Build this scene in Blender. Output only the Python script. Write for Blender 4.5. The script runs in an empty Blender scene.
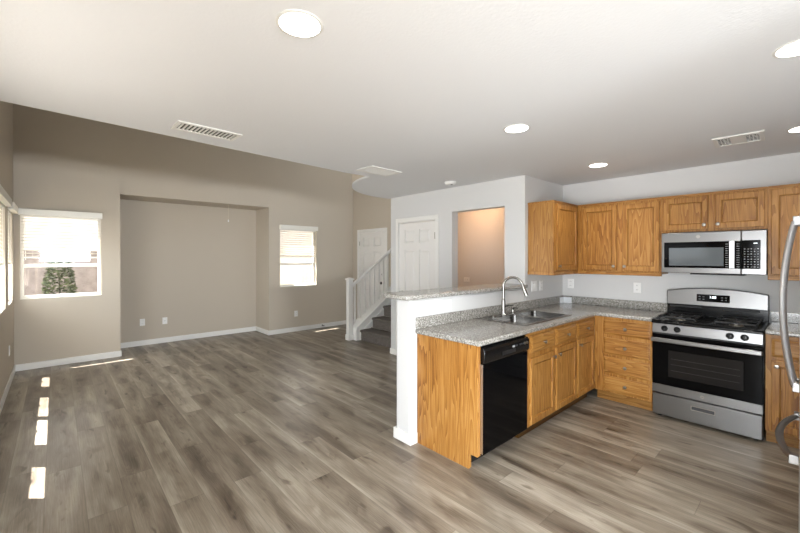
import bpy, bmesh, math, random
from mathutils import Vector, Matrix
random.seed(7)
S = bpy.context.scene
COL = S.collection
R = math.radians

# ------------------------------------------------------------------ camera
cam_d = bpy.data.cameras.new('camera')
cam = bpy.data.objects.new('camera', cam_d)
COL.objects.link(cam)
cam.location = (0, 0, 1.489)
cam.rotation_euler = (R(90 - 0.232), 0, R(47.707))
cam_d.sensor_width = 36
cam_d.lens = 378.26 * 36 / 800
cam_d.shift_y = -8.11 / 800
cam_d.clip_start = 0.02
S.camera = cam

# ------------------------------------------------------------------ world, sun, daylight
w = bpy.data.worlds.new('world'); S.world = w; w.use_nodes = True
bg = w.node_tree.nodes['Background']
bg.inputs[0].default_value = (0.93, 0.97, 1.0, 1)
bg.inputs[1].default_value = 2.2
sd = bpy.data.lights.new('sun', 'SUN'); sun = bpy.data.objects.new('sun', sd); COL.objects.link(sun)
sd.energy = 29; sd.angle = R(0.5); sd.color = (1, 0.985, 0.96)
sun.rotation_euler = Vector((0.25, 0.29, -1)).to_track_quat('-Z', 'Y').to_euler()

def area(name, loc, direction, sx, sy, power, color=(1, 1, 1), spread=180):
    l = bpy.data.lights.new(name, 'AREA'); l.shape = 'RECTANGLE'; l.size = sx; l.size_y = sy
    l.energy = power; l.color = color
    o = bpy.data.objects.new(name, l); COL.objects.link(o); o.location = loc
    o.rotation_euler = Vector(direction).to_track_quat('-Z', 'Y').to_euler()
    l.spread = R(spread)
    return o
# added unseen fill lamps beside and behind the camera, in place of daylight
area('nook_fill', (4.9, 0.35, 1.55), (-1, 0.16, 0.0), 1.6, 0.45, 112, (0.9, 0.95, 1.0), 90)
area('side_fill', (0.35, -0.40, 0.95), (-0.18, 1, -0.35), 2.1, 1.7, 98, (0.89, 0.945, 1.0), 128)
# skylight through the left wall windows of the living room
for wx, ww in ((-6.51, 0.6), (-5.15, 1.5), (-3.80, 0.6)):
    area('window_skylight', (wx, -0.95, 1.3), (0, 1, -0.05), ww, 0.9, 48 * ww, (0.93, 0.97, 1.0))

S.view_settings.view_transform = 'Standard'
S.view_settings.look = 'None'
S.view_settings.gamma = 1
S.view_settings.use_curve_mapping = False
S.view_settings.exposure = 0.12

# ------------------------------------------------------------------ materials
def srgb(r, g, b):
    f = lambda c: (c / 255 / 12.92) if c <= 10 else ((c / 255 + 0.055) / 1.055) ** 2.4
    return (f(r), f(g), f(b), 1)
class NT:
    def __init__(s, name):
        s.m = bpy.data.materials.new(name); s.m.use_nodes = True
        s.t = s.m.node_tree; s.b = s.t.nodes['Principled BSDF']
    def n(s, typ, **kw):
        x = s.t.nodes.new(typ)
        for k, v in kw.items(): setattr(x, k, v)
        return x
    def l(s, a, b): s.t.links.new(a, b)
    def math(s, op, a, b=None):
        x = s.n('ShaderNodeMath', operation=op)
        for i, v in enumerate((a, b)):
            if v is None: continue
            if isinstance(v, (int, float)): x.inputs[i].default_value = v
            else: s.l(v, x.inputs[i])
        return x.outputs[0]
    def ramp(s, fac, stops):
        x = s.n('ShaderNodeValToRGB'); e = x.color_ramp.elements
        while len(e) < len(stops): e.new(0.5)
        for i, (p, c) in enumerate(stops): e[i].position = p; e[i].color = c
        s.l(fac, x.inputs[0]); return x.outputs[0]
    def bump(s, h, strength, dist=0.01):
        x = s.n('ShaderNodeBump'); x.inputs['Strength'].default_value = strength; x.inputs['Distance'].default_value = dist
        s.l(h, x.inputs['Height']); s.l(x.outputs[0], s.b.inputs['Normal'])
def plain(name, col, rough=0.5, metal=0.0, spec=0.5, emit=None):
    k = NT(name); k.b.inputs['Base Color'].default_value = col
    k.b.inputs['Roughness'].default_value = rough; k.b.inputs['Metallic'].default_value = metal
    k.b.inputs['Specular IOR Level'].default_value = spec
    if emit:
        k.b.inputs['Emission Color'].default_value = emit[0]; k.b.inputs['Emission Strength'].default_value = emit[1]
    return k.m
def paint(name, col, rough=0.75, tex=160, strength=0.08):
    k = NT(name); k.b.inputs['Base Color'].default_value = col; k.b.inputs['Roughness'].default_value = rough
    k.b.inputs['Specular IOR Level'].default_value = 0.25
    tc = k.n('ShaderNodeTexCoord'); no = k.n('ShaderNodeTexNoise')
    no.inputs['Scale'].default_value = tex; no.inputs['Detail'].default_value = 3
    k.l(tc.outputs['Object'], no.inputs['Vector']); k.bump(no.outputs['Fac'], strength, 0.004)
    return k.m
def oak(name, axis, tint=1.0):
    k = NT(name)
    tc = k.n('ShaderNodeTexCoord'); oi = k.n('ShaderNodeObjectInfo')
    off = k.n('ShaderNodeVectorMath', operation='SCALE'); k.l(oi.outputs['Location'], off.inputs[0]); off.inputs['Scale'].default_value = 3.7
    ad = k.n('ShaderNodeVectorMath', operation='ADD'); k.l(tc.outputs['Object'], ad.inputs[0]); k.l(off.outputs[0], ad.inputs[1])
    def mapped(across, along):
        mp = k.n('ShaderNodeMapping'); s = [across] * 3; s['XYZ'.index(axis)] = along
        mp.inputs['Scale'].default_value = s; k.l(ad.outputs[0], mp.inputs['Vector']); return mp.outputs[0]
    n1 = k.n('ShaderNodeTexNoise'); n1.inputs['Scale'].default_value = 1.0; n1.inputs['Detail'].default_value = 2; n1.inputs['Distortion'].default_value = 0.15
    k.l(mapped(9.0, 0.75), n1.inputs['Vector'])
    rings = k.math('FRACT', k.math('MULTIPLY', n1.outputs['Fac'], 13.0))
    n2 = k.n('ShaderNodeTexNoise'); n2.inputs['Scale'].default_value = 1.0; n2.inputs['Detail'].default_value = 5; n2.inputs['Roughness'].default_value = 0.7
    k.l(mapped(260.0, 6.0), n2.inputs['Vector'])
    n3 = k.n('ShaderNodeTexNoise'); n3.inputs['Scale'].default_value = 1.0; n3.inputs['Detail'].default_value = 2
    k.l(mapped(3.0, 0.8), n3.inputs['Vector'])
    v = k.math('ADD', k.math('ADD', k.math('MULTIPLY', rings, 0.22), k.math('MULTIPLY', n2.outputs['Fac'], 0.55)), k.math('MULTIPLY', n3.outputs['Fac'], 0.3))
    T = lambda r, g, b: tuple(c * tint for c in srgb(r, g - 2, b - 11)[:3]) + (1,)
    c = k.ramp(v, [(0.32, T(112, 66, 28)), (0.45, T(168, 113, 57)), (0.58, T(196, 141, 79)), (0.76, T(218, 168, 106))])
    k.l(c, k.b.inputs['Base Color']); k.b.inputs['Roughness'].default_value = 0.38
    k.b.inputs['Specular IOR Level'].default_value = 0.4
    k.bump(n2.outputs['Fac'], 0.08, 0.002)
    return k.m
def granite():
    k = NT('granite'); tc = k.n('ShaderNodeTexCoord')
    def vor(scale):
        v = k.n('ShaderNodeTexVoronoi'); v.inputs['Scale'].default_value = scale; k.l(tc.outputs['Object'], v.inputs['Vector'])
        s = k.n('ShaderNodeSeparateColor'); k.l(v.outputs['Color'], s.inputs[0]); return s.outputs[0]
    n = k.n('ShaderNodeTexNoise'); n.inputs['Scale'].default_value = 60; n.inputs['Detail'].default_value = 4; k.l(tc.outputs['Object'], n.inputs['Vector'])
    v = k.math('ADD', k.math('ADD', k.math('MULTIPLY', vor(150), 0.5), k.math('MULTIPLY', vor(330), 0.3)), k.math('MULTIPLY', n.outputs['Fac'], 0.2))
    c = k.ramp(v, [(0.12, srgb(62, 60, 57)), (0.3, srgb(118, 114, 107)), (0.55, srgb(156, 153, 146)), (0.85, srgb(205, 203, 198))])
    k.l(c, k.b.inputs['Base Color']); k.b.inputs['Roughness'].default_value = 0.13
    return k.m
def brushed(name, col, rough=0.28, axis='X'):
    k = NT(name); tc = k.n('ShaderNodeTexCoord'); mp = k.n('ShaderNodeMapping')
    s = [400.0] * 3; s['XYZ'.index(axis)] = 4.0; mp.inputs['Scale'].default_value = s
    k.l(tc.outputs['Object'], mp.inputs['Vector']); n = k.n('ShaderNodeTexNoise'); n.inputs['Scale'].default_value = 1; n.inputs['Detail'].default_value = 2
    k.l(mp.outputs[0], n.inputs['Vector'])
    k.b.inputs['Base Color'].default_value = col; k.b.inputs['Metallic'].default_value = 1
    r = k.math('ADD', k.math('MULTIPLY', n.outputs['Fac'], 0.06), rough - 0.03); k.l(r, k.b.inputs['Roughness'])
    return k.m
def planks():
    k = NT('plank_floor'); tc = k.n('ShaderNodeTexCoord'); sp = k.n('ShaderNodeSeparateXYZ'); k.l(tc.outputs['Object'], sp.inputs[0])
    W, L = 0.185, 1.45
    yr = k.math('DIVIDE', k.math('ADD', sp.outputs['Y'], 20.405), W); row = k.math('FLOOR', yr)
    wn = k.n('ShaderNodeTexWhiteNoise', noise_dimensions='1D'); k.l(row, wn.inputs['W'])
    xr = k.math('ADD', k.math('DIVIDE', k.math('ADD', sp.outputs['X'], 40), L), k.math('MULTIPLY', wn.outputs['Value'], 5.0)); colm = k.math('FLOOR', xr)
    cb = k.n('ShaderNodeCombineXYZ'); k.l(row, cb.inputs[0]); k.l(colm, cb.inputs[1])
    w2 = k.n('ShaderNodeTexWhiteNoise', noise_dimensions='3D'); k.l(cb.outputs[0], w2.inputs['Vector'])
    sc = k.n('ShaderNodeSeparateColor'); k.l(w2.outputs['Color'], sc.inputs[0])
    # coordinates shifted per plank so the figure breaks at every joint
    ox = k.math('ADD', sp.outputs['X'], k.math('MULTIPLY', sc.outputs[0], 37.0)); oy = k.math('ADD', sp.outputs['Y'], k.math('MULTIPLY', sc.outputs[1], 11.0))
    def nz(sx, sy, detail, dist=0.0, rough=0.55):
        c = k.n('ShaderNodeCombineXYZ'); k.l(k.math('MULTIPLY', ox, sx), c.inputs[0]); k.l(k.math('MULTIPLY', oy, sy), c.inputs[1])
        n = k.n('ShaderNodeTexNoise'); n.inputs['Scale'].default_value = 1; n.inputs['Detail'].default_value = detail; n.inputs['Distortion'].default_value = dist; n.inputs['Roughness'].default_value = rough
        k.l(c.outputs[0], n.inputs['Vector']); return n.outputs['Fac']
    fy = k.math('FRACT', yr); fx = k.math('FRACT', xr)
    core = k.n('ShaderNodeMapRange', interpolation_type='SMOOTHSTEP'); 
    k.l(k.math('SUBTRACT', 1.0, k.math('ABSOLUTE', k.math('SUBTRACT', k.math('MULTIPLY', fy, 2.0), 1.0))), core.inputs[0]); core.inputs[1].default_value = 0.05; core.inputs[2].default_value = 0.9
    def sm(x, a, b):
        m = k.n('ShaderNodeMapRange', interpolation_type='SMOOTHSTEP'); k.l(x, m.inputs[0]); m.inputs[1].default_value = a; m.inputs[2].default_value = b; return m.outputs[0]
    broad = nz(0.9, 6.0, 3, 0.5, 0.6); fine = nz(4.0, 130, 6, 0.3, 0.75)
    heart = k.math('MULTIPLY', core.outputs[0], sm(nz(1.9, 5.0, 2, 0.7), 0.42, 0.66))
    knot = k.math('MULTIPLY', core.outputs[0], sm(nz(3.6, 13.0, 2, 0.6), 0.60, 0.74))
    rings = k.math('MULTIPLY', k.math('FRACT', k.math('MULTIPLY', nz(1.1, 8.0, 1, 0.2), 18.0)), heart)
    v = k.math('ADD', k.math('ADD', k.math('MULTIPLY', sc.outputs[2], 0.10), 0.04), k.math('MULTIPLY', broad, 0.50))
    v = k.math('ADD', v, k.math('MULTIPLY', fine, 0.30))
    v = k.math('SUBTRACT', v, k.math('MULTIPLY', heart, 0.13)); v = k.math('SUBTRACT', v, k.math('MULTIPLY', knot, 0.16))
    v = k.math('ADD', v, k.math('MULTIPLY', rings, 0.06))
    v = k.math('ADD', v, k.math('MULTIPLY', k.math('SUBTRACT', 1.0, sm(fy, 0.0, 0.16)), k.math('MULTIPLY', wn.outputs['Value'], 0.085)))  # lighter plank edge paints in the highlight on the bevel
    c = k.ramp(v, [(0.24, srgb(72, 61, 51)), (0.38, srgb(107, 95, 82)), (0.50, srgb(140, 129, 114)), (0.66, srgb(184, 174, 159))])
    # joints
    jy = k.math('LESS_THAN', k.math('MINIMUM', fy, k.math('SUBTRACT', 1.0, fy)), 0.010)
    jx = k.math('LESS_THAN', k.math('MINIMUM', fx, k.math('SUBTRACT', 1.0, fx)), 0.0016)
    j = k.math('MAXIMUM', jy, jx)
    mx = k.n('ShaderNodeMix', data_type='RGBA'); k.l(k.math('MULTIPLY', j, 0.30), mx.inputs['Factor']); k.l(c, mx.inputs['A']); mx.inputs['B'].default_value = srgb(60, 50, 42)
    k.l(mx.outputs['Result'], k.b.inputs['Base Color'])
    k.l(k.math('ADD', k.math('MULTIPLY', fine, 0.16), 0.24), k.b.inputs['Roughness'])
    k.b.inputs['Specular IOR Level'].default_value = 0.35
    k.bump(k.math('SUBTRACT', k.math('MULTIPLY', fine, 0.4), j), 0.12, 0.002)
    return k.m
def noisecol(name, stops, scale, rough=0.9, detail=4, bump=0.0, dist=0.01):
    k = NT(name); tc = k.n('ShaderNodeTexCoord'); n = k.n('ShaderNodeTexNoise'); n.inputs['Scale'].default_value = scale; n.inputs['Detail'].default_value = detail
    k.l(tc.outputs['Object'], n.inputs['Vector']); k.l(k.ramp(n.outputs['Fac'], stops), k.b.inputs['Base Color']); k.b.inputs['Roughness'].default_value = rough
    k.b.inputs['Specular IOR Level'].default_value = 0.2
    if bump: k.bump(n.outputs['Fac'], bump, dist)
    return k.m
def glass():
    k = NT('window_glass'); t = k.t
    tr = k.n('ShaderNodeBsdfTransparent'); gl = k.n('ShaderNodeBsdfGlossy'); gl.inputs['Roughness'].default_value = 0.02
    mx = k.n('ShaderNodeMixShader'); mx.inputs[0].default_value = 0.06
    k.l(tr.outputs[0], mx.inputs[1]); k.l(gl.outputs[0], mx.inputs[2]); k.l(mx.outputs[0], t.nodes['Material Output'].inputs[0])
    return k.m
def slat_mat():
    k = NT('blind_slat'); k.b.inputs['Base Color'].default_value = srgb(236, 232, 222); k.b.inputs['Roughness'].default_value = 0.5
    tl = k.n('ShaderNodeBsdfTranslucent'); tl.inputs[0].default_value = srgb(245, 240, 228)
    mx = k.n('ShaderNodeMixShader'); mx.inputs[0].default_value = 0.35
    k.l(k.b.outputs[0], mx.inputs[1]); k.l(tl.outputs[0], mx.inputs[2]); k.l(mx.outputs[0], k.t.nodes['Material Output'].inputs[0])
    return k.m

M = dict(
    floor=planks(),
    greige=paint('greige_paint', srgb(196, 186, 171)),
    grey=paint('pale_grey_paint', srgb(214, 214, 213)),
    ceil=paint('ceiling_texture', srgb(225, 226, 227), 0.85, 70, 0.22),
    white=plain('white_trim', srgb(235, 234, 230), 0.35),
    door=plain('white_door_paint', srgb(232, 230, 226), 0.4),
    plate=plain('white_plastic', srgb(240, 240, 238), 0.3),
    slot=plain('dark_slot', srgb(60, 58, 55), 0.6),
    oakv=oak('oak_vertical', 'Z', 0.74), oakh=oak('oak_horizontal', 'X', 0.70), oakd=oak('oak_toe_kick', 'X', 0.5), toe_shade=oak('shaded_toe_kick', 'X', 0.16),  # last oak is darkened to paint the shade under the peninsula
    inside=plain('cabinet_inside', srgb(140, 98, 52), 0.6),
    granite=granite(),
    steel=brushed('brushed_steel', srgb(136, 135, 134), 0.30, 'X'),
    steelv=brushed('brushed_steel_upright', srgb(214, 215, 218), 0.36, 'Z'),
    sink=brushed('sink_steel', srgb(140, 138, 135), 0.27, 'Y'),
    nickel=plain('brushed_nickel', srgb(165, 160, 152), 0.3, 1.0),
    chrome=plain('polished_nickel', srgb(158, 155, 150), 0.2, 1.0),
    black=plain('black_enamel', srgb(12, 12, 13), 0.22, spec=0.35),
    blackm=plain('black_matte', srgb(22, 22, 23), 0.55),
    glassb=plain('black_glass', srgb(7, 7, 8), 0.08, spec=0.1),
    win=plain('oven_window', srgb(30, 28, 27), 0.1, spec=0.2),
    mwin=plain('microwave_window', srgb(98, 104, 108), 0.08),
    iron=plain('cast_iron', srgb(20, 20, 21), 0.5),
    rack=plain('rack_wire', srgb(42, 40, 39), 0.5),
    lamp=plain('lamp_lens', (1, 1, 1, 1), 0.5, emit=((1, 0.95, 0.86, 1), 9.0)),
    digit=plain('lit_digit', (1, 1, 1, 1), 0.5, emit=((0.85, 0.95, 1, 1), 3.0)),
    mark=plain('pale_print', srgb(170, 172, 175), 0.5),
    button=plain('dark_button', srgb(52, 53, 56), 0.4),
    carpet=noisecol('grey_carpet', [(0.3, srgb(84, 78, 73)), (0.7, srgb(128, 121, 114))], 90, 0.95, 4, 0.5, 0.01),
    vent=plain('vent_white', srgb(228, 227, 222), 0.4),
    ventin=plain('vent_dark', srgb(58, 55, 50), 0.8),
    glass=glass(), slat=slat_mat(),
    vinyl=plain('vinyl_frame', srgb(238, 235, 226), 0.35),
    concrete=noisecol('concrete', [(0.3, srgb(170, 164, 158)), (0.7, srgb(196, 190, 184))], 6),
    block=noisecol('block_wall', [(0.3, srgb(120, 112, 108)), (0.7, srgb(140, 132, 128))], 8),
    stucco=noisecol('stucco', [(0.3, srgb(225, 215, 205)), (0.7, srgb(238, 230, 220))], 12),
    leaf=noisecol('bush_leaves', [(0.3, srgb(40, 48, 30)), (0.5, srgb(72, 80, 52)), (0.75, srgb(104, 110, 80))], 14),
    bronze=plain('dark_bronze', srgb(48, 42, 38), 0.4, 0.7),
    red=plain('dull_red', srgb(140, 62, 46), 0.6),
    sheen=plain('reflection_white', srgb(238, 242, 246), 0.5),  # colour of the corner sheet that stands in for a reflection
    brass=plain('pull_knob', srgb(214, 205, 186), 0.4),
    rubber=plain('rubber', srgb(225, 224, 220), 0.6),
)

# ------------------------------------------------------------------ mesh helpers
class MB:
    def __init__(s): s.v = []; s.f = []
    def _add(s, vs, fs):
        b = len(s.v); s.v += [tuple(v) for v in vs]; s.f += [tuple(b + i for i in f) for f in fs]; return s
    def box(s, x0, y0, z0, x1, y1, z1):
        x0, x1 = min(x0, x1), max(x0, x1); y0, y1 = min(y0, y1), max(y0, y1); z0, z1 = min(z0, z1), max(z0, z1)
        v = [(x0, y0, z0), (x1, y0, z0), (x1, y1, z0), (x0, y1, z0), (x0, y0, z1), (x1, y0, z1), (x1, y1, z1), (x0, y1, z1)]
        return s._add(v, [(0, 3, 2, 1), (4, 5, 6, 7), (0, 1, 5, 4), (1, 2, 6, 5), (2, 3, 7, 6), (3, 0, 4, 7)])
    def prism(s, pts, a, b, axis='Z'):
        """pts counter-clockwise in the plane seen from +axis; X:(y,z) Y:(x,z) Z:(x,y)"""
        def P(p, h): return {'X': (h, p[0], p[1]), 'Y': (p[0], h, p[1]), 'Z': (p[0], p[1], h)}[axis]
        n = len(pts); v = [P(p, a) for p in pts] + [P(p, b) for p in pts]
        f = [tuple(range(n))[::-1], tuple(range(n, 2 * n))] + [(i, (i + 1) % n, n + (i + 1) % n, n + i) for i in range(n)]
        return s._add(v, f)
    def cells(s, us, vs, keep, a, b, axis):
        """one solid slab from a grid of rectangles, keep(i, j) says which are there"""
        def P(p, q, h): return {'X': (h, p, q), 'Y': (p, h, q), 'Z': (p, q, h)}[axis]
        nu, nv = len(us), len(vs); idx = {}; V = []; F = []
        def vid(i, j, h):
            if (i, j, h) not in idx: idx[(i, j, h)] = len(V); V.append(P(us[i], vs[j], (a, b)[h]))
            return idx[(i, j, h)]
        K = lambda i, j: 0 <= i < nu - 1 and 0 <= j < nv - 1 and keep(i, j)
        for i in range(nu - 1):
            for j in range(nv - 1):
                if not K(i, j): continue
                F.append((vid(i, j, 1), vid(i + 1, j, 1), vid(i + 1, j + 1, 1), vid(i, j + 1, 1)))
                F.append((vid(i, j, 0), vid(i, j + 1, 0), vid(i + 1, j + 1, 0), vid(i + 1, j, 0)))
                for (di, dj, p, q) in ((0, -1, (i, j), (i + 1, j)), (1, 0, (i + 1, j), (i + 1, j + 1)), (0, 1, (i + 1, j + 1), (i, j + 1)), (-1, 0, (i, j + 1), (i, j))):
                    if not K(i + di, j + dj): F.append((vid(*p, 0), vid(*q, 0), vid(*q, 1), vid(*p, 1)))
        return s._add(V, F)
    def cyl(s, p0, p1, r0, r1=None, seg=20):
        return s.tube([p0, p1], [r0, r0 if r1 is None else r1], seg)
    def tube(s, path, r, seg=12, flat=None):
        path = [Vector(p) for p in path]; n = len(path); rr = r if isinstance(r, (list, tuple)) else [r] * n
        V = []; prev = None
        for i, p in enumerate(path):
            d = (path[min(i + 1, n - 1)] - path[max(i - 1, 0)]).normalized()
            if prev is None:
                up = Vector((0, 0, 1)) if abs(d.z) < 0.9 else Vector((1, 0, 0)); a = d.cross(up).normalized()
            else:
                a = (prev - d * prev.dot(d)).normalized()
            prev = a; b = d.cross(a)
            fx, fy = flat or (1, 1)
            for k in range(seg):
                t = 2 * math.pi * k / seg; V.append(p + a * math.cos(t) * rr[i] * fx + b * math.sin(t) * rr[i] * fy)
        F = [tuple(range(seg))[::-1], tuple(range((n - 1) * seg, n * seg))]
        for i in range(n - 1):
            for k in range(seg):
                k2 = (k + 1) % seg; F.append((i * seg + k, i * seg + k2, (i + 1) * seg + k2, (i + 1) * seg + k))
        return s._add(V, F)
    def lathe(s, prof, c=(0, 0, 0), axis='Z', seg=28):
        """prof: (radius, height) from bottom to top along +axis ('-Y' allowed)"""
        V = []; m = {'Z': lambda x, y, h: (x, y, h), '-Y': lambda x, y, h: (x, -h, y), 'X': lambda x, y, h: (h, x, y), '-Z': lambda x, y, h: (x, -y, -h)}[axis]
        for (r, h) in prof:
            for k in range(seg):
                t = 2 * math.pi * k / seg; q = m(max(r, 1e-5) * math.cos(t), max(r, 1e-5) * math.sin(t), h); V.append((q[0] + c[0], q[1] + c[1], q[2] + c[2]))
        n = len(prof); F = [tuple(range(seg))[::-1], tuple(range((n - 1) * seg, n * seg))]
        for i in range(n - 1):
            for k in range(seg):
                k2 = (k + 1) % seg; F.append((i * seg + k, i * seg + k2, (i + 1) * seg + k2, (i + 1) * seg + k))
        return s._add(V, F)
    def rings(s, loops, cap0=True):
        """loft of closed loops (lists of points), capped at both ends"""
        n = len(loops[0]); V = [p for l in loops for p in l]
        F = ([tuple(range(n))[::-1]] if cap0 else []) + [tuple(range((len(loops) - 1) * n, len(loops) * n))]
        for i in range(len(loops) - 1):
            for k in range(n):
                k2 = (k + 1) % n; F.append((i * n + k, i * n + k2, (i + 1) * n + k2, (i + 1) * n + k))
        return s._add(V, F)
    def build(s, name, mat, parent=None, bevel=0.0, seg=2, smooth=True, angle=35):
        me = bpy.data.meshes.new(name)
        off = Vector((0, 0, 0)); q = parent
        me.from_pydata([tuple(Vector(v)) for v in s.v], [], s.f); me.materials.append(M[mat])
        bm = bmesh.new(); bm.from_mesh(me); bmesh.ops.recalc_face_normals(bm, faces=bm.faces); bm.to_mesh(me); bm.free()
        o = bpy.data.objects.new(name, me); COL.objects.link(o)
        if parent: o.parent = parent
        if smooth:
            me.polygons.foreach_set('use_smooth', [True] * len(me.polygons)); me.set_sharp_from_angle(angle=R(angle))
        if bevel:
            b = o.modifiers.new('bevel', 'BEVEL'); b.width = bevel; b.segments = seg; b.limit_method = 'ANGLE'; b.angle_limit = R(40); b.harden_normals = False
        return o
def rect(x0, x1, z0, z1, y): return [(x0, y, z0), (x1, y, z0), (x1, y, z1), (x0, y, z1)]
def tag(o, label, cat, group=None):
    o['label'] = label; o['category'] = cat
    if group: o['group'] = group
    return o
def thing(name, label, cat, group=None):
    o = bpy.data.objects.new(name, None); o.empty_display_size = 0.1; COL.objects.link(o); return tag(o, label, cat, group)
def put(o, x, y, z=0, rz=0):
    o.location = (x, y, z); o.rotation_euler = (0, 0, R(rz)); return o
def struct(o): o['kind'] = 'structure'; return o
def sroot(name):
    o = bpy.data.objects.new(name, None); COL.objects.link(o); o['kind'] = 'structure'; return o
def dup(root, label):
    def cp(o, parent):
        c = o.copy(); COL.objects.link(c)
        if parent: c.parent = parent
        for ch in list(o.children): cp(ch, c)
        return c
    r = cp(root, None); r['label'] = label; return r
def arc(cx, cy, r, a0, a1, n):
    return [(cx + r * math.cos(R(a0 + (a1 - a0) * i / n)), cy + r * math.sin(R(a0 + (a1 - a0) * i / n))) for i in range(n + 1)]
def text(body, name, mat, parent, x, y, z, size, depth=0.0006):
    c = bpy.data.curves.new(name, 'FONT'); c.body = body; c.size = size; c.extrude = depth; c.align_x = 'CENTER'; c.align_y = 'CENTER'
    t = bpy.data.objects.new(name, c); COL.objects.link(t)
    bpy.context.view_layer.update()
    me = bpy.data.meshes.new_from_object(t.evaluated_get(bpy.context.evaluated_depsgraph_get()))
    bpy.data.objects.remove(t); me.transform(Matrix.Translation((x, y, z)) @ Matrix.Rotation(R(90), 4, 'X'))
    me.materials.clear(); me.materials.append(M[mat])
    o = bpy.data.objects.new(name, me); COL.objects.link(o); o.parent = parent; return o

# ------------------------------------------------------------------ main dimensions (metres)
XF = -6.995            # far living room wall
YL = -0.405            # left wall
YB = 4.736             # kitchen back wall
YH = 3.815             # hall wall, facing the camera
XS = -2.153            # kitchen face of the half wall and the stub wall
YE = 4.935             # entry wall
ZC = 2.388             # kitchen ceiling
ZT = 4.6               # living room ceiling
XR = 0.74              # wall behind the refrigerator
XN, YN0, YN1, ZN = XF - 0.615, 0.712, 2.992, 2.427   # niche

# ------------------------------------------------------------------ structure
struct(MB().box(-7.8, -0.6, -0.12, 5.14, 6.6, 0).build('floor', 'floor', smooth=False))

# far wall with niche opening and two window openings
W1 = (-0.35, 0.488, 0.93, 2.07); W2 = (3.215, 4.013, 0.90, 2.06)
us = [-0.55, W1[0], W1[1], YN0, YN1, W2[0], W2[1], YE + 0.14]; vs = sorted({0, W1[2], W1[3], W2[2], W2[3], ZN, ZT})
def keep(i, j):
    u = (us[i] + us[i + 1]) / 2; v = (vs[j] + vs[j + 1]) / 2
    if YN0 < u < YN1 and v < ZN: return False
    for q in (W1, W2):
        if q[0] < u < q[1] and q[2] < v < q[3]: return False
    return True
far = MB().cells(us, vs, keep, XF - 0.14, XF, 'X')
struct(far.build('wall_far', 'greige', smooth=False))
n = MB()
n.box(XN - 0.1, YN0 - 0.1, 0, XN, YN1 + 0.1, ZN + 0.1)
n.box(XN, YN0 - 0.1, 0, XF - 0.14, YN0, ZN + 0.1); n.box(XN, YN1, 0, XF - 0.14, YN1 + 0.1, ZN + 0.1)
n.box(XN, YN0, ZN, XF - 0.14, YN1, ZN + 0.1)
struct(n.build('wall_niche', 'greige', smooth=False))

# left wall with three window openings, and two unseen openings added to let light in
LW = [(-6.80, -6.22), (-5.90, -4.40), (-4.10, -3.50)]; LZ = (0.92, 2.07)
HW = (-2.88, -1.40, 1.45); PD = (-0.70, 1.40)      # unseen openings added for light, high and full height, beside or behind the camera
us = [XF - 0.14] + [a for p in LW for a in p] + [HW[0], HW[1], PD[0], PD[1], 5.0]; vs = [0, LZ[0], HW[2], LZ[1], ZT]
def keepl(i, j): return not ((j in (1, 2) and i in (1, 3, 5)) or (j == 2 and i == 7) or (j < 3 and i == 9))
struct(MB().cells(us, vs, keepl, YL - 0.14, YL, 'Y').build('wall_left', 'greige', smooth=False))

# kitchen back wall, right wall, wall behind the dining nook
struct(MB().box(XS - 0.14, YB, 0, XR + 0.14, YB + 0.14, ZC + 0.02).build('wall_back', 'grey', smooth=False))
struct(MB().box(XR, 1.75, 0, XR + 0.14, YB, ZC).build('wall_right', 'grey', smooth=False))
struct(MB().box(XR + 0.14, 1.75, 0, 5.0, 1.89, ZC).build('wall_nook', 'grey', smooth=False))
struct(MB().box(5.0, YL - 0.14, 0, 5.14, 1.89, ZC).build('wall_nook_end', 'grey', smooth=False))
# stub wall beside the corner cabinets
struct(MB().box(XS - 0.14, YH + 0.12, 0, XS, YB, ZC).build('wall_stub', 'grey', smooth=False))
# hall wall with the passage opening and the closet door opening
OX = (-3.188, -2.408, 2.075); DX = (-4.215, -3.47, 2.0)
us = [-4.40, DX[0], DX[1], OX[0], OX[1], XS]; vs = [0, DX[2], OX[2], ZC]
def keeph(i, j): return not ((i == 1 and j == 0) or (i == 3 and j < 2))
struct(MB().cells(us, vs, keeph, YH, YH + 0.12, 'Y').build('wall_hall', 'grey', smooth=False))
# passage behind the opening
h = MB(); h.box(-4.40, YE + 0.02, 0, XS - 0.14, YE + 0.14, ZC); h.box(-4.40, YH + 0.12, 0, -4.28, YE + 0.02, ZC)
struct(h.build('wall_passage', 'grey', smooth=False))
# entry wall
us = [XF, -6.755, -5.865, -5.56]; vs = [0, 2.02, ZT]
struct(MB().cells(us, vs, lambda i, j: not (i == 1 and j == 0), YE, YE + 0.14, 'Y').build('wall_entry', 'greige', smooth=False))
s_ = MB(); s_.box(-5.56, 6.3, 0, -4.28, 6.44, ZT); s_.box(-5.70, YE + 0.14, 0, -5.56, 6.44, ZT); s_.box(-4.40, YE + 0.14, 0, -4.28, 6.3, ZT)
struct(s_.build('wall_stair', 'greige', smooth=False))
# kitchen ceiling with the rounded landing edge
cpts = [(5.0, YL), (5.0, 1.89), (XR + 0.14, 1.89), (XR + 0.14, YB), (XS - 0.14, YB), (XS - 0.14, YE + 0.14), (-4.40, YE + 0.14), (-4.40, YH), (-4.455, YH)]
edge = [(-4.455, 3.69)] + [(x, y) for x, y in arc(-3.37, 3.69, 1.085, 180, 270, 24)][1:] + [(-3.385, 2.3), (-3.30, 1.3), (-3.225, 0.5), (-3.150, YL)]
struct(MB().prism(cpts + edge, ZC, ZC + 0.02, 'Z').build('ceiling', 'ceil', smooth=False))
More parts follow.
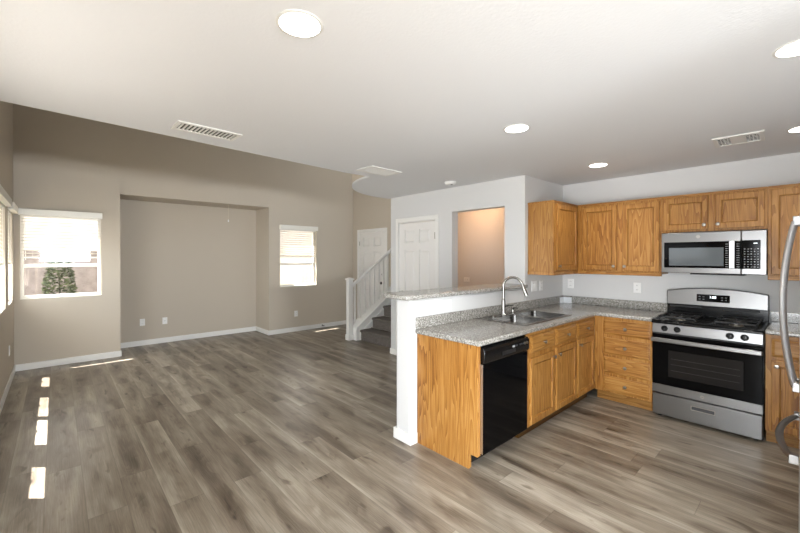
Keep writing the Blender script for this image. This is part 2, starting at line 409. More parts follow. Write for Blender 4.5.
# upstand (upper floor wall) above that edge
up = MB(); path = [(-4.455, YH)] + edge
outer = path; inner = []
for i, p in enumerate(path):
    a = Vector(path[max(i - 1, 0)]); b = Vector(path[min(i + 1, len(path) - 1)]); d = (b - a).normalized(); inner.append((p[0] - d.y * 0.1, p[1] + d.x * 0.1))
up.prism(outer + inner[::-1], ZC + 0.02, ZT, 'Z')
struct(up.build('wall_upper', 'greige'))
struct(MB().box(XF - 0.14, YL - 0.14, ZT, -3.0, 6.6, ZT + 0.1).build('ceiling_living', 'ceil', smooth=False))
# half wall of the peninsula
struct(MB().box(-2.33, 2.07, 0, XS, YH, 1.148).build('wall_peninsula', 'grey', bevel=0.022, seg=4))

# baseboards
BH, BT = 0.088, 0.014
def base(name, segs):
    b = MB()
    for (x0, y0, x1, y1) in segs: b.box(x0, y0, 0, x1, y1, BH)
    struct(b.build(name, 'white', bevel=0.005, seg=2))
base('baseboard_far', [(XF, YL, XF + BT, YN0 + BT), (XF, YN1 - BT, XF + BT, YE), (XN, YN0, XN + BT, YN1), (XN + BT, YN1 - BT, XF, YN1), (XN + BT, YN0, XF, YN0 + BT)])
base('baseboard_left', [(XF + BT, YL, PD[0], YL + BT)])
base('baseboard_hall', [(-4.40, YH - BT, DX[0] - 0.06, YH), (DX[1] + 0.06, YH - BT, OX[0], YH), (-4.40 - BT, YH - BT, -4.40, YH + 0.12)])
base('baseboard_entry', [(XF + BT, YE - BT, -6.815, YE), (-5.80, YE - BT, -5.70, YE)])
base('baseboard_peninsula', [(-2.33 - BT, 2.07 - BT, XS + BT, 2.07), (-2.33 - BT, 2.07, -2.33, YH), (XS, 2.07, XS + BT, 2.138)])
base('baseboard_right', [(XR - BT, 1.75, XR, 2.2)])

# ------------------------------------------------------------------ doors
def panel_door(w, h, hinge_right):
    """six panel slab, local x 0..w, front at y = 0 facing -y"""
    d = MB(); d.box(0, 0.019, 0, w, 0.038, h)
    st = 0.105 * w / 0.72; mid = 0.10 * w / 0.72
    rows = [(0.22 * h / 2.0, 0.80 * h / 2.0), (0.96 * h / 2.0, 1.60 * h / 2.0), (1.70 * h / 2.0, 1.90 * h / 2.0)]
    cols = [(st, (w - mid) / 2), ((w + mid) / 2, w - st)]
    us = [0, cols[0][0], cols[0][1], cols[1][0], cols[1][1], w]; vs = [0] + [z for r in rows for z in r] + [h]
    d.cells(us, vs, lambda i, j: not (i in (1, 3) and j in (1, 3, 5)), 0, 0.021, 'Y')
    for (x0, x1) in cols:
        for (z0, z1) in rows:
            g = 0.012; d.rings([rect(x0 + g, x1 - g, z0 + g, z1 - g, 0.021), rect(x0 + g + .02, x1 - g - .02, z0 + g + .02, z1 - g - .02, 0.004)])
    return d
def casing(x0, x1, h, cw=0.06):
    c = MB(); c.box(x0 - cw, -0.016, 0, x0, 0, h + cw); c.box(x1, -0.016, 0, x1 + cw, 0, h + cw); c.box(x0, -0.016, h, x1, 0, h + cw)
    c.box(x0, 0.0, 0, x0 + 0.012, 0.12, h); c.box(x1 - 0.012, 0.0, 0, x1, 0.12, h); c.box(x0 + 0.012, 0.0, h - 0.012, x1 - 0.012, 0.12, h)
    return c
def make_door(name, x0, x1, h, y, knob_side, entry=False):
    w = x1 - x0; r = sroot(name)
    casing(0, w, h).build('casing', 'white', r, bevel=0.004)
    d = panel_door(w - 0.032, h - 0.026, True); d.v = [(a + 0.016, b + 0.003, c + 0.008) for a, b, c in d.v]
    p = d.build('door_panel', 'door', r, smooth=False)
    hx = w - 0.016 if knob_side == 'left' else 0.016
    for z in (0.22, 1.0, 1.78):
        MB().cyl((hx, -0.003, z - 0.045), (hx, -0.003, z + 0.045), 0.007, seg=10).build('hinge', 'nickel', r)
    kx = 0.075 if knob_side == 'left' else w - 0.075
    mat = 'bronze' if entry else 'nickel'
    MB().lathe([(0.032, 0), (0.032, 0.006), (0.012, 0.010), (0.012, 0.035), (0.027, 0.045), (0.028, 0.06), (0.016, 0.068), (0.0, 0.069)], (kx, 0.003, 0.955), '-Y').build('knob', mat, r)
    if entry:
        k = MB(); k.box(kx - 0.026, -0.008, 1.04, kx + 0.026, 0.003, 1.17); k.lathe([(0.02, 0), (0.02, 0.016), (0.0, 0.018)], (kx, -0.008, 1.13), '-Y'); k.build('deadbolt', mat, r, bevel=0.004)
    put(r, x0, y, 0); return r
make_door('door_1', -6.755, -5.865, 2.02, YE, 'right', True)
make_door('door_2', DX[0], DX[1], 2.0, YH, 'left')

# ------------------------------------------------------------------ windows
def window(name, w, h, muls=(), rail=0.385):
    r = sroot(name)
    f = MB().cells([0, 0.035, w - 0.035, w], [0, 0.04, h - 0.035, h], lambda i, j: not (i == 1 and j == 1), 0.075, 0.125, 'Y')
    for m in muls: f.box(m - 0.035, 0.07, 0.04, m + 0.035, 0.125, h - 0.035)
    f.build('frame', 'vinyl', r, bevel=0.004)
    xs = [0.035] + [q for m in muls for q in (m - 0.035, m + 0.035)] + [w - 0.035]
    zm = rail * h
    for k in range(0, len(xs), 2):
        a, b = xs[k], xs[k + 1]
        MB().box(a, 0.082, zm - 0.022, b, 0.108, zm + 0.022).build('meeting_rail', 'vinyl', r, bevel=0.004)
        MB().box(a, 0.099, 0.04, b, 0.103, zm - 0.022).build('lower_pane', 'glass', r, smooth=False)
        MB().box(a, 0.107, zm + 0.022, b, 0.111, h - 0.035).build('upper_pane', 'glass', r, smooth=False)
        l = MB(); l.box((a + b) / 2 - 0.03, 0.072, zm + 0.005, (a + b) / 2 + 0.03, 0.082, zm + 0.02); l.build('sash_lock', 'vinyl', r, bevel=0.003)
    return r
def blind(label, w, h, drop, tilt):
    r = thing('window_blind', label, 'blind', 'slatted blinds on the living room windows')
    v = MB(); v.box(-0.012, -0.052, h - 0.035, w + 0.012, 0.0, h + 0.052); v.build('valance', 'vinyl', r, bevel=0.006)
    MB().box(0.012, 0.008, h - 0.05, w - 0.012, 0.05, h - 0.006).build('headrail', 'vinyl', r, bevel=0.003)
    s = MB(); z = h - 0.075; c, sn = math.cos(R(tilt)), math.sin(R(tilt)); d = 0.024; y = 0.038
    while z > h - drop + 0.04:
        a = (y - d * c, z - d * sn); b = (y + d * c, z + d * sn); t = 0.0016
        s.prism([(a[0], a[1] - t), (b[0], b[1] - t), (b[0], b[1] + t), (y, z + t + 0.003), (a[0], a[1] + t)], 0.012, w - 0.012, 'X'); z -= 0.042
    s.build('slats', 'slat', r, smooth=False)
    MB().box(0.012, 0.014, h - drop, w - 0.012, 0.062, h - drop + 0.022).build('bottom_rail', 'vinyl', r, bevel=0.004)
    for x in (0.12, w - 0.12): MB().cyl((x, 0.010, h - drop + 0.02), (x, 0.010, h - 0.05), 0.0012, seg=6).build('ladder_cord', 'vinyl', r)
    MB().cyl((0.05, -0.004, h - 0.06), (0.055, -0.006, h - 0.62), 0.004, seg=8).build('tilt_wand', 'vinyl', r)
    return r
def sill(w): return MB().box(0, 0.0, -0.0, w, 0.074, 0.012)
for nm, (y0, y1, z0, z1), drop, tilt, lab in (
        ('window_1', W1, 0.60, 6, 'white slatted blind, half lowered, on the far wall window with the green bush outside'),
        ('window_2', W2, 0.58, 24, 'white slatted blind on the small window between the niche and the front door')):
    r = window(nm, y1 - y0, z1 - z0); sill(y1 - y0).build('sill', 'vinyl', r, bevel=0.003); put(r, XF, y0, z0, 90)
    put(blind(lab, y1 - y0, z1 - z0, drop, tilt), XF, y0, z0, 90)
LBL = ['white slatted blind on the left wall window nearest the corner', 'wide white slatted blind on the double window of the left wall', 'white slatted blind on the left wall window farthest from the corner']
for k, (x0, x1) in enumerate(LW):
    wd = x1 - x0; r = window('window_%d' % (k + 3), wd, LZ[1] - LZ[0], (wd / 2,) if wd > 1 else (), 0.26); sill(wd).build('sill', 'vinyl', r, bevel=0.003)
    put(r, x1, YL, LZ[0], 180); put(blind(LBL[k], wd, LZ[1] - LZ[0], 0.67, 40), x1, YL, LZ[0], 180)

r = window('window_6', HW[1] - HW[0], LZ[1] - HW[2], (), 0.5); put(r, HW[1], YL, HW[2], 180)  # unseen high window added to light the ceiling
r = window('window_7', PD[1] - PD[0], LZ[1], ((PD[1] - PD[0]) / 2,), 0.5); put(r, PD[1], YL, 0, 180)  # unseen glazed opening added to admit sun and carry the side lamp

# ------------------------------------------------------------------ outside
struct(MB().box(-30, -20, -0.3, -7.75, 25, -0.13).build('ground', 'concrete', smooth=False))
struct(MB().box(-7.75, -20, -0.3, 12, -0.62, -0.13).build('ground_side', 'concrete', smooth=False))
gw = MB(); gw.box(-10.6, -8, -0.13, -10.4, 14, 1.55); gw.box(-10.66, -8, 1.55, -10.34, 14, 1.62)
tag(gw.build('block_wall', 'block', smooth=False), 'grey mauve garden block wall outside behind the bush', 'garden wall')
def bush(label, x, y, z0, rx, h):
    b = thing('bush', label, 'bush'); rnd = random.Random(5)
    lv = MB()
    for i in range(2600):
        t = rnd.random(); p = rnd.uniform(0, 2 * math.pi); rr = rx * math.sqrt(max(0.05, 1 - ((t - 0.52) / 0.52) ** 2)) * math.sqrt(rnd.uniform(0.5, 1.0))
        c = Vector((rr * math.cos(p), rr * math.sin(p), 0.12 + t * (h - 0.14))); q = Matrix.Rotation(rnd.uniform(0, 6.28), 3, 'Z') @ Matrix.Rotation(rnd.uniform(-1.2, 1.2), 3, 'X')
        s = rnd.uniform(0.025, 0.045)
        lv._add([c + q @ Vector(v) * s for v in ((-1, 0, 0), (0, -0.5, 0.15), (1, 0, 0), (0, 0.5, 0.15))], [(0, 1, 2, 3)])
    lv.build('foliage', 'leaf', b, smooth=False)
    MB().cyl((0, 0, 0), (0, 0, h * 0.8), 0.02, 0.008, 8).build('stem', 'bronze', b)
    put(b, x, y, z0); return b
bush('clipped green bush outside the far window', -9.3, 0.05, -0.13, 0.24, 1.62)
nb = thing('neighbour_house', 'pale neighbouring house outside beyond the garden wall', 'house')
MB().box(-17, -10, -0.13, -13.5, 16, 3.2).build('wall', 'stucco', nb, smooth=False)
MB().prism([(-17.6, 3.2), (-12.9, 3.2), (-15.2, 4.6)], -10.4, 16.4, 'Y').build('roof', 'concrete', nb, smooth=False)
sh = MB(); sh.box(-8.7, 2.6, -0.13, -8.5, 10, 1.75)
tag(sh.build('yard_wall', 'stucco', smooth=False), 'pale stucco wall outside the small window', 'garden wall')

# ------------------------------------------------------------------ stairs and balustrade
st = sroot('stairs')
SX0, SX1, SY, RISE, RUN = -5.465, -4.415, 4.03, 0.19, 0.265
for i in range(8):
    y = SY + i * RUN; z = (i + 1) * RISE
    m = MB(); prof = [(y, 0.0 if i == 0 else z - RISE - 0.0), (y + RUN + (0.0 if i == 7 else 0.0), z - RISE if i else 0.0), (y + RUN, z), (y - 0.012, z), (y - 0.028, z - 0.015), (y - 0.026, z - 0.035), (y - 0.004, z - 0.05)]
    m.prism(prof, SX0, SX1, 'X'); m.build('step', 'carpet', st, bevel=0.008, seg=2)
bal = thing('stair_balustrade', 'white wooden stair balustrade with square newel post and slim balusters', 'stair railing')
NX0, NX1, NY0, NY1 = -5.675, -5.585, 3.855, 3.945
slope = 0.70
nw = MB(); nw.box(NX0, NY0, 0, NX1, NY1, 1.075); nw.box(NX0 - 0.012, NY0 - 0.012, 0, NX1 + 0.012, NY1 + 0.012, 0.1)
npost = nw.build('newel_post', 'white', bal, bevel=0.004)
nc = MB(); nc.box(NX0 - 0.016, NY0 - 0.016, 1.075, NX1 + 0.016, NY1 + 0.016, 1.10); nc.rings([[(NX0 - .008, NY0 - .008, 1.10), (NX1 + .008, NY0 - .008, 1.10), (NX1 + .008, NY1 + .008, 1.10), (NX0 - .008, NY1 + .008, 1.10)], [(NX0 + .03, NY0 + .03, 1.118), (NX1 - .03, NY0 + .03, 1.118), (NX1 - .03, NY1 - .03, 1.118), (NX0 + .03, NY1 - .03, 1.118)]])
nc.build('post_cap', 'white', npost, bevel=0.003)
YT = YE - 0.002
zc0 = 0.205; zr0 = 0.925
curb = MB(); curb.prism([(NY1, 0), (SY + 0.04, 0), (SY + 0.06, 0.10), (YT, 0.10 + slope * (YT - SY - 0.06)), (YT, zc0 + slope * (YT - NY1)), (NY1, zc0)], -5.69, SX0 - 0.022, 'X')
cb = curb.build('stringer', 'white', bal, smooth=False)
skirt = MB(); skirt.prism([(NY1 + 0.07, 0), (SY + 0.02, 0), (SY + 0.02, 0.05), (YT, 0.05 + slope * (YT - SY)), (YT, 0.155 + slope * (YT - SY)), (SY + 0.02, 0.165), (NY1 + 0.07, 0.11)], SX0 - 0.022, SX0 - 0.002, 'X')
skirt.build('skirt_board', 'white', bal, bevel=0.003)
tr = MB(); tr.prism([(NY1, zc0 - 0.0), (YT, zc0 + slope * (YT - NY1)), (YT, zc0 + slope * (YT - NY1) + 0.025), (NY1, zc0 + 0.025)], -5.70, SX0 - 0.01, 'X'); tr.build('curb_cap', 'white', bal, bevel=0.004)
hr = MB(); hr.prism([(NY1, zr0), (YT, zr0 + slope * (YT - NY1)), (YT, zr0 + slope * (YT - NY1) + 0.062), (NY1, zr0 + 0.062)], -5.675, -5.615, 'X'); hr.build('handrail', 'white', bal, bevel=0.014, seg=3)
nb_ = 8
for i in range(nb_):
    y = NY1 + 0.075 + i * 0.112
    b = MB(); b.box(-5.66, y - 0.015, zc0 + 0.022 + slope * (y - NY1), -5.63, y + 0.015, zr0 + 0.004 + slope * (y - NY1)); b.build('baluster', 'white', bal)

ds = MB(); ds.lathe([(0.014, 0), (0.014, 0.004), (0.006, 0.008), (0.005, 0.06), (0.009, 0.062), (0.009, 0.072), (0.0, 0.073)], (0, 0, 0), '-Y')
o = ds.build('door_stop', 'bronze'); tag(o, 'small dark door stop on the baseboard under the small window', 'door stop'); put(o, XF + BT, 4.14, 0.05, 90)

# ------------------------------------------------------------------ cabinets
def knob(parent, x, z, y=-0.019):
    return MB().lathe([(0.007, 0), (0.0065, 0.010), (0.008, 0.013), (0.0155, 0.019), (0.016, 0.023), (0.012, 0.0275), (0.0, 0.029)], (x, y, z), '-Y', 20).build('knob', 'nickel', parent)
def cab_door(parent, x0, x1, z0, z1, kx, kz, fw=0.044, fz=0.050):
    y0, y1, yi = -0.001, -0.019, -0.009
    b = 0.004
    d = MB()
    ins = lambda d, y: rect(x0 + fw + d, x1 - fw - d, z0 + fz + d, z1 - fz - d, y)
    L = [rect(x0, x1, z0, z1, y0), rect(x0, x1, z0, z1, y1 + b), rect(x0 + b, x1 - b, z0 + b, z1 - b, y1), ins(0, y1), ins(.003, y1 + .005), ins(.008, -0.010), ins(.008, y0)]
    n = 4; V = [p for l in L for p in l]; F = []
    for i in range(len(L)):
        j = (i + 1) % len(L)
        for k in range(4): F.append((i * n + k, i * n + (k + 1) % 4, j * n + (k + 1) % 4, j * n + k))
    d._add(V, F); o = d.build('door', 'oakv', parent, smooth=False)
    g = 0.0130
    MB().box(x0 + fw + g, -0.0100, z0 + fz + g, x1 - fw - g, -0.0005, z1 - fz - g).build('door_panel', 'oakv', o, smooth=False)
    if kx is not None: knob(o, kx, kz)
    return o
def drawer(parent, x0, x1, z0, z1, name='drawer', withknob=True):
    d = MB(); g = 0.013
    d.rings([rect(x0, x1, z0, z1, -0.001), rect(x0, x1, z0, z1, -0.010), rect(x0 + .005, x1 - .005, z0 + .005, z1 - .005, -0.012), rect(x0 + g + .006, x1 - g - .006, z0 + g + .006, z1 - g - .006, -0.019)])
    o = d.build(name, 'oakh', parent, smooth=False)
    if withknob: knob(o, (x0 + x1) / 2, (z0 + z1) / 2)
    return o
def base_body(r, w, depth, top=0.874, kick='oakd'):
    MB().box(0.001, 0.02, 0.108, w - 0.001, depth, top).build('carcass', 'inside', r, smooth=False)
    MB().box(0, 0, 0.108, w, 0.0195, 0.875).build('face_frame', 'oakv', r, bevel=0.0015)
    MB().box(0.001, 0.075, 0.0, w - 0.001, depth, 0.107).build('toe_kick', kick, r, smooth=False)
DB = 0.585
# end panel of the peninsula with its narrow stile
XFF, YFF = -1.562, 4.180
ep = thing('end_panel', 'tall oak end panel closing the peninsula beside the dishwasher', 'cabinet panel')
p = MB(); p.prism([(-0.0, 0.108), (0.0, 0.875), (DB, 0.875), (DB, 0.0), (0.075, 0.0), (0.075, 0.108)][::-1], 0, 0.019, 'X'); p.build('panel', 'oakv', ep, smooth=False)
MB().box(0.0195, 0.0, 0.108, 0.036, 0.05, 0.875).build('stile', 'oakv', ep, bevel=0.0015)
MB().box(0.0195, 0.078, 0.0, 0.036, 0.5, 0.10).build('toe_block', 'oakh', ep, bevel=0.0015)
put(ep, XFF, 2.140, 0, 90)
# sink cabinet
sb = thing('sink_base_cabinet', 'oak base cabinet with two doors under the sink, beside the dishwasher', 'cabinet')
y0 = 2.800; wS = 3.722 - y0; base_body(sb, wS, DB, 0.73, 'toe_shade')
cab_door(sb, 2.842 - y0, 3.250 - y0, 0.124, 0.664, 3.250 - y0 - 0.03, 0.664 - 0.045)
cab_door(sb, 3.292 - y0, 3.706 - y0, 0.124, 0.680, 3.292 - y0 + 0.03, 0.680 - 0.06)
drawer(sb, 2.842 - y0, 3.250 - y0, 0.704, 0.845); drawer(sb, 3.292 - y0, 3.706 - y0, 0.704, 0.845)
put(sb, XFF, y0, 0, 90)
cn = thing('corner_base_cabinet', 'narrow oak base cabinet with one door and drawer in the corner', 'cabinet')
y0 = 3.723; base_body(cn, 4.1785 - y0, DB, 0.73, 'toe_shade')
cab_door(cn, 3.740 - y0, 4.135 - y0, 0.124, 0.682, 3.740 - y0 + 0.03, 0.682 - 0.05); drawer(cn, 3.740 - y0, 4.135 - y0, 0.704, 0.845)
put(cn, XFF, y0, 0, 90)
dr = thing('drawer_cabinet', 'oak base cabinet with four stacked drawers left of the stove', 'cabinet')
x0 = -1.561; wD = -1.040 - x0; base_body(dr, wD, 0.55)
for (za, zb) in ((0.700, 0.845), (0.498, 0.664), (0.306, 0.470), (0.124, 0.274)): drawer(dr, -1.468 - x0, -1.058 - x0, za, zb)
put(dr, x0, YFF, 0, 0)
rb = thing('right_base_cabinet', 'oak base cabinet between the stove and the refrigerator', 'cabinet'); rb.name = 'base_cabinet'
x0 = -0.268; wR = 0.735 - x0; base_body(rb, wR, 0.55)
drawer(rb, 0.036, 0.46, 0.704, 0.845); drawer(rb, 0.53, 0.96, 0.704, 0.845)
cab_door(rb, 0.036, 0.46, 0.124, 0.682, 0.066, 0.635); cab_door(rb, 0.53, 0.96, 0.124, 0.682, 0.93, 0.635)
put(rb, x0, YFF, 0, 0)

ZU0, ZU1 = 1.2935, 2.0875
def upper_body(r, w, depth, z0, z1, rail=True, ends=(0, 0)):
    MB().box(0.001, 0.02, z0 + 0.02, w - 0.001, depth, z1 - 0.002).build('carcass', 'oakv', r, smooth=False)
    MB().box(0, 0, z0, w, 0.0195, z1).build('face_frame', 'oakv', r, bevel=0.0015)
    a, b = ends
    MB().box(-0.008 * a, -0.011, z1 - 0.020, w + 0.008 * b, -0.0005, z1).build('crown_strip', 'oakh', r, bevel=0.004)
    if rail: MB().box(-0.006 * a, -0.009, z0, w + 0.006 * b, -0.0005, z0 + 0.036).build('bottom_rail', 'oakh', r, bevel=0.004)
XUD, YUD = -1.862, 4.480
ul = thing('upper_cabinet', 'oak wall cabinet turned to the sink, above the double switch plate', 'cabinet', )
wU = YUD - 3.877
MB().box(0.001, 0.02, ZU0, wU + 0.25, 0.289, ZU1).build('carcass', 'oakv', ul, smooth=False)
MB().box(0, 0, ZU0, wU, 0.0195, ZU1).build('face_frame', 'oakv', ul, bevel=0.0015)
MB().box(-0.006, -0.010, ZU1 - 0.02, wU - 0.012, -0.0005, ZU1).build('crown_strip', 'oakh', ul, bevel=0.004)
MB().box(-0.006, -0.008, ZU0, wU - 0.012, -0.0005, ZU0 + 0.036).build('bottom_rail', 'oakh', ul, bevel=0.004)
MB().box(-0.010, -0.008, ZU1 - 0.02, 0.0, 0.289, ZU1).build('end_trim', 'oakv', ul, bevel=0.003); MB().box(-0.008, -0.006, ZU0, 0.0, 0.289, ZU0 + 0.036).build('end_trim', 'oakv', ul, bevel=0.003)
cab_door(ul, 3.937 - 3.877, 4.430 - 3.877, 1.345, 2.055, 3.937 - 3.877 + 0.03, 1.345 + 0.045)
put(ul, XUD, 3.877, 0, 90)
ud = thing('upper_cabinet', 'wide oak wall cabinet with two tall doors left of the microwave', 'cabinet')
x0 = XUD + 0.001; upper_body(ud, -1.037 - x0, 0.254, ZU0, ZU1)
cab_door(ud, -1.802 - x0, -1.442 - x0, 1.345, 2.045, -1.469 - x0, 1.388); cab_door(ud, -1.387 - x0, -1.055 - x0, 1.340, 2.045, -1.362 - x0, 1.388)
put(ud, x0, YUD, 0, 0)
um = thing('upper_cabinet', 'short oak wall cabinet with two low doors above the microwave', 'cabinet')
x0 = -1.036; upper_body(um, 0.760, 0.254, 1.726, ZU1, False)
cab_door(um, -1.018 - x0, -0.672 - x0, 1.748, 2.056, -0.700 - x0, 1.788); cab_door(um, -0.622 - x0, -0.293 - x0, 1.748, 2.056, -0.600 - x0, 1.788)
put(um, x0, YUD, 0, 0)
ur = thing('upper_cabinet', 'tall oak wall cabinet right of the microwave, partly behind the refrigerator handle', 'cabinet')
x0 = -0.275; upper_body(ur, 0.735 - x0, 0.254, ZU0, ZU1)
cab_door(ur, 0.022, 0.47, 1.340, 2.055, 0.44, 1.385); cab_door(ur, 0.52, 0.97, 1.340, 2.055, 0.55, 1.385)
put(ur, x0, YUD, 0, 0)

# ------------------------------------------------------------------ countertops
CT0, CT1 = 0.8765, 0.914
CX, CY = -1.532, 4.150
SK = (-2.075, -1.645, 2.92, 3.735)      # sink cut-out
ct = thing('countertop', 'speckled grey granite worktop wrapping the corner around the sink', 'countertop')
us = [XS + 0.001, SK[0], SK[1], CX, -1.039]; vs = [2.118, SK[2], SK[3], CY, YB - 0.001]
def keepc(i, j):
    if i == 1 and j == 1: return False
    if i == 3: return j == 3
    return True
MB().cells(us, vs, keepc, CT0, CT1, 'Z').build('slab', 'granite', ct, bevel=0.011, seg=3)
bs = MB(); bs.box(XS + 0.001, 2.125, CT1 + 0.0005, XS + 0.02, YB - 0.001, 1.0045); bs.box(XS + 0.02, YB - 0.02, CT1 + 0.0005, -1.039, YB - 0.001, 1.0045)
bs.build('backsplash', 'granite', ct, bevel=0.003)
cr = thing('countertop', 'short grey granite worktop between the stove and the refrigerator', 'countertop')
MB().box(-0.269, CY, CT0, XR - 0.001, YB - 0.001, CT1).build('slab', 'granite', cr, bevel=0.011, seg=3)
MB().box(-0.269, YB - 0.02, CT1 + 0.0005, XR - 0.001, YB - 0.001, 1.0045).build('backsplash', 'granite', cr, bevel=0.003)
def rounded(x0, x1, y0, y1, r, corners, n=6):
    P = []
    for (cx, cy, a, on) in ((x0 + r, y0 + r, 180, corners[0]), (x1 - r, y0 + r, 270, corners[1]), (x1 - r, y1 - r, 0, corners[2]), (x0 + r, y1 - r, 90, corners[3])):
        if on: P += arc(cx, cy, r, a, a + 90, n)
        else: P.append((cx + (r if a in (270, 0) else -r), cy + (r if a in (0, 90) else -r)))
    return P
bar = MB().prism(rounded(-2.45, -2.115, 2.0, YH - 0.001, 0.075, (1, 1, 0, 0)), 1.149, 1.187, 'Z')
tag(bar.build('bar_top', 'granite', bevel=0.010, seg=3), 'raised grey granite bar ledge on top of the white half wall', 'countertop')

# ------------------------------------------------------------------ sink, faucet, soap pump
sk = thing('kitchen_sink', 'stainless steel double bowl sink set in the granite worktop', 'sink')
rx0, rx1, ry0, ry1 = -2.118, -1.615, 2.885, 3.765
bowls = [(-2.005, -1.655, 2.93, 3.335), (-2.005, -1.655, 3.375, 3.725)]
us = [rx0, bowls[0][0], bowls[0][1], rx1]; vs = [ry0, bowls[0][2], bowls[0][3], bowls[1][2], bowls[1][3], ry1]
MB().cells(us, vs, lambda i, j: not (i == 1 and j in (1, 3)), CT1 + 0.0005, CT1 + 0.006, 'Z').build('rim', 'sink', sk, bevel=0.0025, seg=2)
for (a, b, c, d) in bowls:
    m = MB(); dep = 0.165; zt = CT1 + 0.003
    def loop(g, z, rr, n=6):
        pts = rounded(a + g, b - g, c + g, d - g, rr, (1, 1, 1, 1), n); return [(x, y, z) for x, y in pts]
    loops = [loop(0.0, zt + 0.0035, 0.042), loop(0.001, zt - 0.02, 0.042), loop(0.008, zt - dep + 0.02, 0.04), loop(0.03, zt - dep, 0.02)]
    m.rings(loops, False)
    bo = m.build('bowl', 'sink', sk, angle=50)
    MB().lathe([(0.042, 0), (0.042, 0.004), (0.03, 0.005), (0.0, 0.002)], ((a + b) / 2, (c + d) / 2, zt - dep + 0.001), 'Z').build('drain', 'chrome', bo)
fc = thing('faucet', 'tall gooseneck pull-down faucet at the back of the sink', 'faucet')
fx, fy, fz = -2.060, 3.245, CT1 + 0.0065
MB().lathe([(0.030, 0), (0.030, 0.006), (0.024, 0.012), (0.021, 0.05), (0.019, 0.13), (0.013, 0.16)], (fx, fy, fz), 'Z').build('body', 'chrome', fc)
dx, dy = 0.93, 0.36
ln = math.hypot(dx, dy); dx /= ln; dy /= ln
rad = 0.090; zt = fz + 0.280
path = [(fx, fy, fz + 0.15), (fx, fy, fz + 0.22)] + [(fx + dx * (rad - rad * math.cos(R(t))), fy + dy * (rad - rad * math.cos(R(t))), zt + rad * math.sin(R(t))) for t in range(0, 166, 11)]
MB().tube(path, 0.0125, 14).build('spout', 'chrome', fc)
e = Vector(path[-1]); d = (Vector(path[-1]) - Vector(path[-2])).normalized()
MB().tube([e - d * 0.005, e + d * 0.02, e + d * 0.09, e + d * 0.115], [0.014, 0.0155, 0.019, 0.017], 16).build('spray_head', 'chrome', fc)
lv = MB(); lv.cyl((fx, fy, fz + 0.075), (fx - 0.01, fy + 0.045, fz + 0.078), 0.012, seg=14); lv.tube([(fx - 0.01, fy + 0.04, fz + 0.078), (fx + 0.02, fy + 0.055, fz + 0.088), (fx + 0.075, fy + 0.06, fz + 0.098)], [0.008, 0.007, 0.006], 10); lv.build('lever', 'chrome', fc)
sp = thing('soap_dispenser', 'small metal soap pump beside the faucet on the sink rim', 'soap dispenser')
MB().lathe([(0.020, 0), (0.020, 0.006), (0.012, 0.012), (0.010, 0.035)], (0, 0, 0), 'Z').build('base', 'chrome', sp)
q = MB(); q.lathe([(0.011, 0.035), (0.013, 0.045), (0.013, 0.062), (0.0, 0.066)], (0, 0, 0), 'Z'); q.tube([(0, 0, 0.055), (0.04, 0, 0.057), (0.055, 0, 0.05)], [0.006, 0.005, 0.004], 8); q.build('pump_head', 'chrome', sp)
put(sp, -2.062, 3.42, fz)
o = MB().lathe([(0.024, 0), (0.024, 0.005), (0.016, 0.012), (0.0, 0.013)], (0, 0, 0), 'Z').build('hole_cover', 'chrome'); put(o, -2.062, 3.07, fz)
tag(o, 'small round metal hole cover on the sink rim left of the faucet', 'hole cover')
# folded white sheet added as the glossy reflection in the corner
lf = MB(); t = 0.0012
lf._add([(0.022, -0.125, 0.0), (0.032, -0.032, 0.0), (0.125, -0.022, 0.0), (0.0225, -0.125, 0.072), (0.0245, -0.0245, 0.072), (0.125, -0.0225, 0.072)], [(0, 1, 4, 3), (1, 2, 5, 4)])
o = lf.build('reflection_patch', 'sheen', smooth=False); o.modifiers.new('thick', 'SOLIDIFY').thickness = 0.001
tag(o, 'folded white sheet added for the glossy reflection in the far corner of the worktop', 'reflection_patch'); put(o, XS, YB, CT1 + 0.001)

# ------------------------------------------------------------------ dishwasher
dw = thing('dishwasher', 'black dishwasher built into the peninsula next to the end panel', 'dishwasher')
wd = 0.612
MB().box(0.003, 0.03, 0.10, wd - 0.003, 0.56, 0.868).build('tub', 'blackm', dw, smooth=False)
MB().box(0.02, 0.11, 0.0, wd - 0.02, 0.14, 0.099).build('kick_plate', 'blackm', dw, smooth=False)
dd = MB().box(0.006, -0.016, 0.112, wd - 0.006, 0.0295, 0.742).build('door', 'glassb', dw, bevel=0.005)
MB().box(0.004, -0.014, 0.118, 0.0058, 0.028, 0.74).build('edge_strip', 'steelv', dd, smooth=False)
cp = MB(); cp.prism([(0.0295, 0.745), (-0.020, 0.745), (-0.030, 0.765), (-0.030, 0.835), (-0.018, 0.852), (0.0295, 0.856)], 0.004, wd - 0.004, 'X')
cpo = cp.build('control_panel', 'black', dw, bevel=0.005, seg=3)
MB().box(0.22, -0.034, 0.772, 0.40, -0.0305, 0.80).build('handle_recess', 'blackm', cpo, bevel=0.001)
for i, x in enumerate((0.36, 0.40, 0.46, 0.485, 0.51)):
    MB().box(x, -0.0328, 0.808, x + (0.03 if i < 2 else 0.012), -0.0303, 0.822).build('button', 'mark' if i == 0 else 'button', cpo, bevel=0.001)
for x in (0.535, 0.568): MB().lathe([(0.011, 0), (0.010, 0.008), (0.0, 0.009)], (x, -0.0303, 0.815), '-Y', 16).build('button', 'nickel', cpo)
put(dw, XFF, 2.1775, 0, 90)

